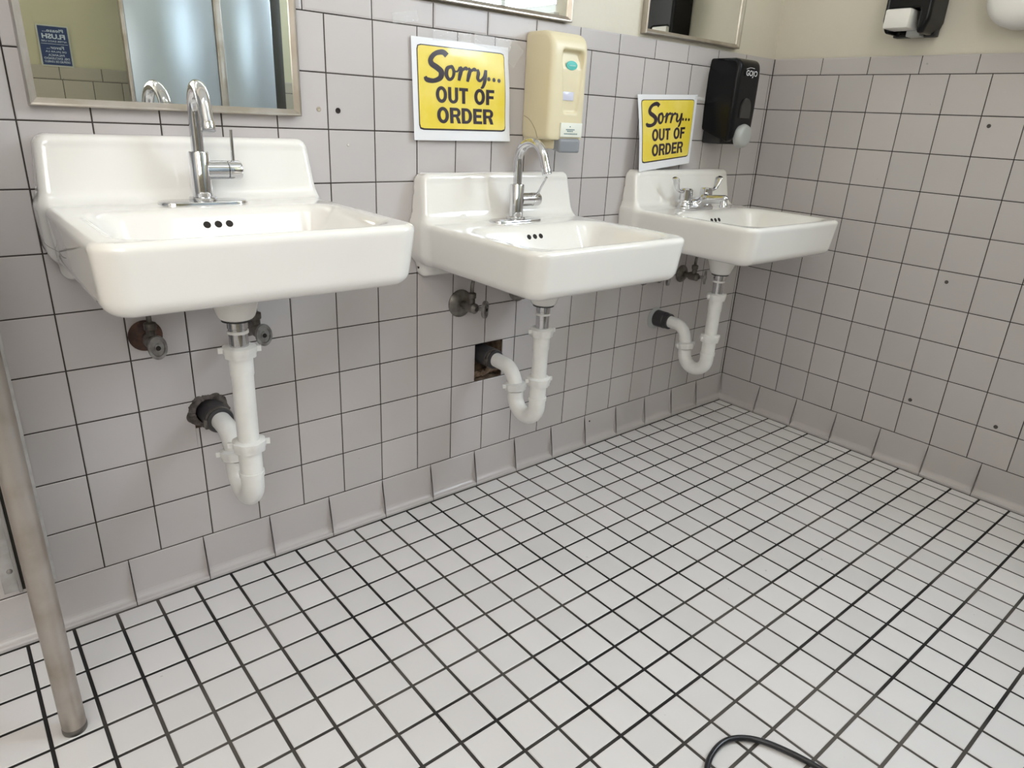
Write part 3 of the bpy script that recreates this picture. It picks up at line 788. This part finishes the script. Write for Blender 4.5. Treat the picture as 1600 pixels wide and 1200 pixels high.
def out_of_order(name_label, surf, W_=.279, H_=.214):
    """surf(u, v, lift) -> point; u, v in 0..1 over the sheet"""
    t = empty('out_of_order_sign', surf(.5, 0, 0), name_label, 'sign', 'out of order signs')
    o0 = t.location.copy()
    def grid(name, u0, u1, v0, v1, lift, mat, r=0.0, thick=.0004, nu=24, nv=18):
        bm = bmesh.new(); rows = []
        for side in (0, 1):
            G = []
            for j in range(nv+1):
                row = []
                for i in range(nu+1):
                    a = u0+(u1-u0)*i/nu; b = v0+(v1-v0)*j/nv
                    if r:   # rounded corners
                        px, py = (a-u0)*W_, (b-v0)*H_; ww, hh = (u1-u0)*W_, (v1-v0)*H_
                        cx = min(max(px, r), ww-r); cy = min(max(py, r), hh-r); dx, dy = px-cx, py-cy
                        m_ = max(abs(dx), abs(dy)); L_ = math.hypot(dx, dy)
                        if L_ > 0 and dx and dy: px, py = cx+dx*m_/L_, cy+dy*m_/L_
                        a, b = u0+px/W_, v0+py/H_
                    row.append(bm.verts.new(Vector(surf(a, b, lift-side*thick))-o0))
                G.append(row)
            rows.append(G)
            for j in range(nv):
                for i in range(nu):
                    q = (G[j][i], G[j][i+1], G[j+1][i+1], G[j+1][i]); bm.faces.new(q if side == 0 else q[::-1])
        A, B = rows
        edge = [(j, 0) for j in range(nv+1)]+[(nv, i) for i in range(1, nu+1)]+[(j, nu) for j in range(nv-1, -1, -1)]+[(0, i) for i in range(nu-1, -1, -1)]
        for (a, b), (c, d) in zip(edge, edge[1:]):
            bm.faces.new((A[a][b], A[c][d], B[c][d], B[a][b]))
        return bm_obj(name, bm, mat, t, angle=60)
    grid('paper_sheet', 0, 1, 0, 1, 0, MT['paper'])
    grid('black_border', .048, .952, .105, .935, .0007, MT['ink'], r=.008)
    grid('yellow_panel', .055, .945, .122, .925, .0013, MT['yellow'], r=.007)
    V = []; F = []
    def add(v, f):
        k = len(V)
        V.extend(v); F.extend([tuple(k+i for i in q) for q in f])
    Vs, Fs = brush(SORRY)
    add([(.045+x*1.02, .110+(y-.12)*.955) for x, y in Vs], Fs)
    for k in range(3): add(*dots(.768+.056*k, .655-.004*k, .0175))
    add(*caps('OUT', .215, .545, .385, .545)); add(*caps('OF', .610, .825, .385, .545))
    add(*caps('ORDER', .220, .815, .180, .340))
    vv = [Vector(surf(a, b, .0019))-o0 for a, b in V]
    mesh_obj('lettering', vv, F, MT['ink'], t)
    return t
def bil(TL, TR, BR, BL, u, v):
    return [((1-u)*BL[i]+u*BR[i])*(1-v)+((1-u)*TL[i]+u*TR[i])*v for i in range(3)]
def surfA(u, v, l):
    p = bil((-1.456, -.0035, 1.180), (-1.181, -.0035, 1.181), (-1.170, -.010, .967), (-1.450, -.006, .965), u, v)
    b = .003*math.sin(u*PI)*(1-v)+.0022*(1-v)*math.sin(6*u+1)+.0014*math.sin(9*v+3*u)*u+.0015
    return Vector((p[0], p[1]-b-l, p[2]))
out_of_order('larger yellow out of order sign taped above the middle sink, between two sinks', surfA)
def surfB(u, v, l):
    p = bil((-.697, -.006, 1.103), (-.412, -.004, 1.117), (-.432, -.020, .914), (-.698, -.043, .8915), u, v)
    b = .004*math.sin(v*PI)*(1-u)+.002
    return Vector((p[0], p[1]-b-l, p[2]))
out_of_order('smaller-looking yellow out of order sign propped on the right sink backsplash', surfB)
# clear tape scraps
def tape(x0, x1, z0, z1, tilt, label, dy=-.0012, seed=0):
    rnd = random.Random(seed); bm = bmesh.new(); n = 8; c = ((x0+x1)/2, (z0+z1)/2)
    g = []
    for side in (0, 1):
        G = []
        for j in range(3):
            row = []
            for i in range(n+1):
                a = (x0+(x1-x0)*i/n)-c[0]; b = (z0+(z1-z0)*j/2)-c[1]
                b += rnd.uniform(-.0015, .0015) if side == 0 else 0
                row.append(bm.verts.new((c[0]+a*math.cos(tilt)-b*math.sin(tilt), dy-side*-.0004-rnd.uniform(0, .0012)*(side == 0), c[1]+a*math.sin(tilt)+b*math.cos(tilt))))
            G.append(row)
        for j in range(2):
            for i in range(n): bm.faces.new((G[j][i], G[j][i+1], G[j+1][i+1], G[j+1][i]))
    o = bm_obj('clear_tape', bm, MT['tape'], None, angle=20); tag(o, label, 'tape', 'clear tape scraps on the wall')
tape(-1.500, -1.435, 1.205, 1.225, .2, 'crumpled clear tape scrap on the wall left above the larger sign', seed=1)
tape(-1.400, -1.295, 1.178, 1.198, .03, 'clear tape strip along the top edge of the larger sign, left piece', -.0062, 2)
tape(-1.285, -1.175, 1.175, 1.200, -.05, 'clear tape strip along the top edge of the larger sign, right piece', -.0062, 3)
tape(-1.185, -1.135, 1.150, 1.190, .9, 'slanted clear tape scrap between the larger sign and cream soap dispenser', -.0015, 4)
tape(-.425, -.372, 1.100, 1.112, -.1, 'clear tape piece between the smaller sign and black soap dispenser', -.0066, 5)

# ------------------------------------------------------------------ cream soap dispenser
t = empty('soap_dispenser', (-1.060, 0, .972), 'cream plastic soap dispenser with teal badge, above the middle sink', 'soap dispenser')
def fd1(x, y, z):
    # profile in y-z: top front strongly rounded
    q = sdrect(y, z, (-.035, .112), (.068, .140), .045)         # wide soft outline
    q = np.maximum(q, -z+.004)
    yy = sdrect(x, y, (0, -.02), (.061+.0*x, .084-.006*np.clip((z-.2)/.05, 0, 1)), .016)
    s = smax(smax(q, yy, .012), y, .004)
    # recessed channel in the front
    ch = smax(np.abs(x-.010)-.036+.12*np.clip(.19-z, 0, .2), y+.094-.30*np.clip(z-.17, 0, .1), .006)
    ch = smax(ch, .070-z, .006); ch = smax(ch, z-.212, .012)
    s = smax(s, -ch, .006)
    return s
nets('cover', fd1, (-.072, -.118, -.004), (.072, .006, .266), .0028, MT['cream'], t)
boxo('back_plate', (-.056, .056, -.045, -.0005, -.006, .012), MT['cream'], t, bev=.003)
boxo('outlet_block', (-.028, .010, -.085, -.035, -.018, .006), MT['cream'], t, bev=.004)
lathe_obj('badge', [(.0, .0), (.0185, .0), (.0195, .0015), (.018, .003), (.0, .0035)], MT['teal'], t, axis=(0, -1, 0), origin=(.010, -.0925, .178), n=28)
b_ = bpy.data.objects['badge']
for v in b_.data.vertices: v.co.z = .178+(v.co.z-.178)*.55
boxo('badge_mark', (-.001, .021, -.0965, -.0955, .1765, .1790), MT['tealmark'], b_)
boxo('refill_window', (-.016, .022, -.0965, -.088, .098, .118), MT['lightgrey'], t, bev=.001)
for o in [bpy.data.objects['refill_window']]: o.data.materials[0] = pm('lilac_white_window', (.62, .62, .74), .25)
il = boxo('instruction_label', (-.022, .052, -.1045, -.100, .012, .046), MT['label'], t, bev=.0006)
bm = bmesh.new(); rnd = random.Random(5)
for (z, a, b) in ((.037, .008, .012), (.030, -.004, .026), (.026, .000, .020), (.020, -.010, .036)):
    x = a
    while x < b:
        w = rnd.uniform(.0015, .004); box(bm, x, min(x+w, b), -.1050, -.1043, z-.0014, z+.0014); x += w+.0012
bm_obj('label_marks', bm, pm('label_ink', (.16, .24, .25), .6), il)
def flev(x, y, z): return sdbox(x, y, z-.22*(y+.09), (.012, -.083, -.006), (.036, .024, .017), .006)
nets('push_lever', flev, (-.03, -.112, -.032), (.055, -.05, .022), .0025, MT['greyp'], t)
tube_obj('side_seam', spline([(-.0612, -.006, .058), (-.0613, -.030, .048), (-.0613, -.052, .026), (-.0612, -.062, .006)], 5), .0009, pm('seam_brown', (.42, .35, .22), .5), t, n=8)

# ------------------------------------------------------------------ black soap dispensers
def fd2(x, y, z):
    q = sdrect(y, z, (-.032, .118), (.080+.0*y, .122), .030)
    q = smax(q, (-(z)-.35*(-y-.085))/1.06, .004)
    w = .062-.005*np.clip((.10-z)/.1, 0, 1)-.008*np.clip((z-.19)/.06, 0, 1)
    yy = sdrect(x, y, (0, -.02), (w, .094), .018)
    s = smax(smax(q, yy, .010), y, .003)
    # hollow under the front where the lever sits
    s = smax(s, -sdcap(x, y, z, (-.0, -.13, .018), (.0, -.02, .004), .036, .020), .005)
    return s
t = empty('soap_dispenser', (-.303, 0, .986), 'glossy black foam soap dispenser with white GOJO lettering beside the smaller sign', 'soap dispenser')
bl = nets('cover', fd2, (-.072, -.126, -.008), (.072, .006, .252), .0028, MT['black'], t); BDM = bl.data
def flap(x, y, z): return sdcap(x, y, z, (.008, -.100, .016), (.012, -.104, .018), .036, .036)+.0*x
def flap2(x, y, z): return smax(flap(x, y*1.0, z), np.abs(y+.112)-.013, .006)
nets('push_lever', flap2, (-.04, -.132, -.030), (.052, -.094, .06), .0025, MT['lightgrey'], t)
boxo('inner_chassis', (-.050, .050, -.070, -.001, -.010, .030), MT['blackmatt'], t, bev=.004)
bm = bmesh.new()   # arched level window
pts = [(-.026, .070), (.026, .070)]+[(.026*math.cos(a), .098+.030*math.sin(a)) for a in [PI*k/10 for k in range(11)]]
f_ = [bm.verts.new((x, -.1148, z)) for x, z in pts]; b2 = [bm.verts.new((x, -.108, z)) for x, z in pts]
bm.faces.new(f_)
for i in range(len(pts)): bm.faces.new((f_[i], f_[(i+1) % len(pts)], b2[(i+1) % len(pts)], b2[i]))
bm_obj('level_window', bm, pm('smoky_window', (.035, .033, .03), .3), t)
vv, ff = fit_text('GOJO', -.030, .030, .186, .207, bold=.012)
mesh_obj('logo_lettering', [(x, -.1156, z) for x, z in vv], ff, MT['logo'], t)
tube_obj('logo_swoosh', spline([(-.030, -.1152, .209), (-.01, -.1152, .214), (.012, -.1152, .213)], 4), .0008, MT['logo'], t, n=6)

# second black dispenser on the right wall
t = empty('soap_dispenser', (0, -.452, 1.300), 'black dispenser with white push lever high on the right wall', 'soap dispenser')
t.rotation_euler = (0, 0, -PI/2)
def fd3(x, y, z):
    q = sdrect(y, z, (-.03, .125), (.080, .125), .020)
    w = .064-.34*np.clip(.034-z, 0, .05)
    yy = sdrect(x, y, (0, -.02), (w, .090), .014)
    s = smax(smax(q, yy, .008), y, .003)
    s = smax(s, -sdbox(x, y, z, (-.006, -.10, .020), (.042, .07, .045), .010), .004)
    return s
nets('cover', fd3, (-.076, -.122, -.006), (.076, .006, .26), .003, MT['black'], t)
boxo('push_lever', (-.052, .018, -.124, -.050, .012, .062), MT['whitep'], t, bev=.005)
boxo('drip_nozzle', (-.010, .028, -.060, -.020, -.004, .026), MT['lightgrey'], t, bev=.003)
boxo('chassis', (-.058, .058, -.030, -.001, -.002, .08), MT['blackmatt'], t, bev=.002)

# white rounded hand dryer at the right edge
t = empty('hand_dryer', (0, -.80, 1.305), 'white rounded wall fixture cut off by the top right corner', 'hand dryer')
def fdr(x, y, z):
    s = sdrect(y, z, (0, .135), (.165, .135), .075)
    q = smax(s, -(x)-.10+.0*y, .045); return smax(q, x, .004)
nets('casing', fdr, (-.115, -.18, -.01), (.006, .18, .285), .005, MT['whitep'], t)
boxo('air_outlet', (-.07, -.03, -.05, .05, -.003, .004), MT['blackmatt'], t, bev=.001)

# ------------------------------------------------------------------ wall plugs, screws
def plug(loc, axis, r, label, mat, name='wall_plug'):
    o = lathe_obj(name, [(r, -.001), (r*1.05, .0008), (r*.8, .0016), (r*.35, .0008), (0, .0004)], mat, None, axis=axis, origin=(0, 0, 0), n=18); o.location = loc
    tag(o, label, 'wall plug', 'screw holes in the tiles')
plug((0, -.701, 1.066), (-1, 0, 0), .0052, 'dark screw plug high on the right wall tiles', MT['anchor'])
plug((0, -.705, .622), (-1, 0, 0), .0052, 'dark screw plug halfway up the right wall tiles', MT['anchor'])
plug((0, -.696, .231), (-1, 0, 0), .0056, 'lower left of the two dark screw plugs near the right wall base', MT['anchor'])
plug((0, -.942, .230), (-1, 0, 0), .0056, 'lower dark screw plug nearest the right edge of the view', MT['anchor'])
plug((-1.633, 0, 1.020), (0, -1, 0), .0055, 'open black screw hole between the left mirror and larger sign', MT['hole'])
plug((-1.676, 0, 1.021), (0, -1, 0), .0048, 'beige filled screw hole at the corner of the left mirror', pm('beige_filler', (.42, .36, .28), .6))
plug((-1.612+.0, 0, .952), (0, -1, 0), .0030, 'tiny pale filler spot on the joint below the black screw hole', pm('pale_filler', (.66, .64, .6), .6))
plug((-.757, 0, .080), (0, -1, 0), .0028, 'tiny black speck hole on the base tile under the right sink', MT['hole'])

# ------------------------------------------------------------------ urinal partition at far left
t = empty('partition_screen', (-2.322, 0, 0), 'grey metal partition screen with round floor post at the left edge', 'partition')
PX = 0.0
boxo('screen_panel', (-.012, .012, -.288, -.006, .135, 1.30), MT['panel'], t, bev=.002)
bm = bmesh.new()
tube(bm, [(0, -.300, .004), (0, -.300, .012), (0, -.300, 1.32)], .0185, 28)
bm_obj('floor_post', bm, MT['steel'], t)
lathe_obj('post_foot', [(.0185, .0), (.0192, .003), (.0192, .010), (.0186, .012)], MT['oldchrome'], t, origin=(0, -.300, 0), n=28)
bm = bmesh.new()   # wall channel
box(bm, .0125, .0165, -.045, -.001, .118, 1.30, bev=.0008); box(bm, .0165, .034, -.004, -.001, .118, 1.30, bev=.0008)
box(bm, -.0165, -.0125, -.045, -.001, .118, 1.30, bev=.0008); box(bm, -.052, -.0165, -.004, -.001, .118, 1.30, bev=.0008)
bm_obj('wall_channel', bm, MT['galv'], t, angle=25)
boxo('seam_gap', (-.0225, -.0168, -.0050, -.0041, .118, 1.30), MT['darkbrown'], t)
boxo('cover_rib', (-.0285, -.0226, -.0140, -.0041, .118, 1.30), MT['panel'], t, bev=.001)
for z in (.165, .60, 1.05):
    lathe_obj('screw', [(.0052, 0), (.0048, .0016), (.002, .003), (0, .0031)], MT['screw'], t, axis=(0, -1, 0), origin=(-.036, -.004, z), n=16)
lathe_obj('screw', [(.003, 0), (.0026, .0012), (0, .0018)], MT['screw'], t, axis=(1, 0, 0), origin=(.0165, -.03, .16), n=12)
lathe_obj('screw', [(.003, 0), (.0026, .0012), (0, .0018)], MT['screw'], t, axis=(1, 0, 0), origin=(.0165, -.03, .60), n=12)

# ------------------------------------------------------------------ cable on the floor
P = spline([(-1.50, -1.30, .0062), (-1.545, -1.13, .0062), (-1.515, -1.035, .0062), (-1.44, -1.010, .0062), (-1.385, -1.040, .0062), (-1.352, -1.115, .0062), (-1.335, -1.22, .0062), (-1.30, -1.40, .0062)], 10)
o = tube_obj('floor_cable', P, .0053, MT['cable'], None, n=14); tag(o, 'black cable looping over the floor tiles at the bottom edge', 'cable')

# ------------------------------------------------------------------ stall front seen in the mirror
t = empty('toilet_stall', (-1.28, -1.95, 0), 'blue-grey metal toilet stall front reflected in the left mirror', 'toilet stall')
boxo('stall_panel', (-.31, .035, -.012, .012, .12, 2.0), MT['stall'], t, bev=.003)
boxo('stall_panel', (.068, .285, -.012, .012, .12, 2.0), MT['stall'], t, bev=.003)
boxo('edge_strip', (-.325, -.311, -.016, .016, .10, 2.02), MT['steel'], t, bev=.002)
boxo('pilaster', (.036, .067, -.022, .016, 0, 2.05), MT['steel'], t, bev=.003)
boxo('gap_shade_strip', (.286, .335, -.02, .0, 0, 2.05), MT['darkbrown'], t, bev=.002)  # near-black strip painted in for the shade of the gap beside the panels
boxo('head_rail', (-.325, .335, -.022, .02, 2.051, 2.09), MT['steel'], t, bev=.003)

# please flush decal on the front wall
t = empty('flush_notice', (-1.815, YF+.0005, 1.20), 'small navy PLEASE FLUSH decal seen reversed in the left mirror', 'sign')
boxo('decal_backing', (-.056, .056, 0, .0008, -.076, .076), MT['decaledge'], t)
boxo('decal_face', (-.051, .051, .0008, .0014, -.071, .071), MT['navy'], t)
V = []; F = []
def add(v, f):
    k = len(V); V.extend(v); F.extend([tuple(k+i for i in q) for q in f])
for s, a, b, c, d, bo in (('Please...', -.036, .036, .050, .062, .01), ('FLUSH', -.040, .040, .026, .044, .03), ('AFTER EACH USE', -.044, .044, .014, .020, .01),
                      ('Favor...', -.030, .030, -.012, .000, .01), ('DE JALAR LA', -.036, .036, -.026, -.018, .01), ('PALANCA', -.028, .028, -.038, -.030, .01),
                      ('DEL EXCUSADO', -.044, .044, -.050, -.042, .01), ('DESPUES DE USARLO', -.044, .044, -.062, -.054, .01)):
    add(*fit_text(s, a, b, c, d, bold=bo))
mesh_obj('lettering', [(-x, .0018, z) for x, z in V], F, MT['navytext'], t)
boxo('divider_line', (-.046, .046, .0014, .0018, .0065, .0078), MT['navytext'], t)
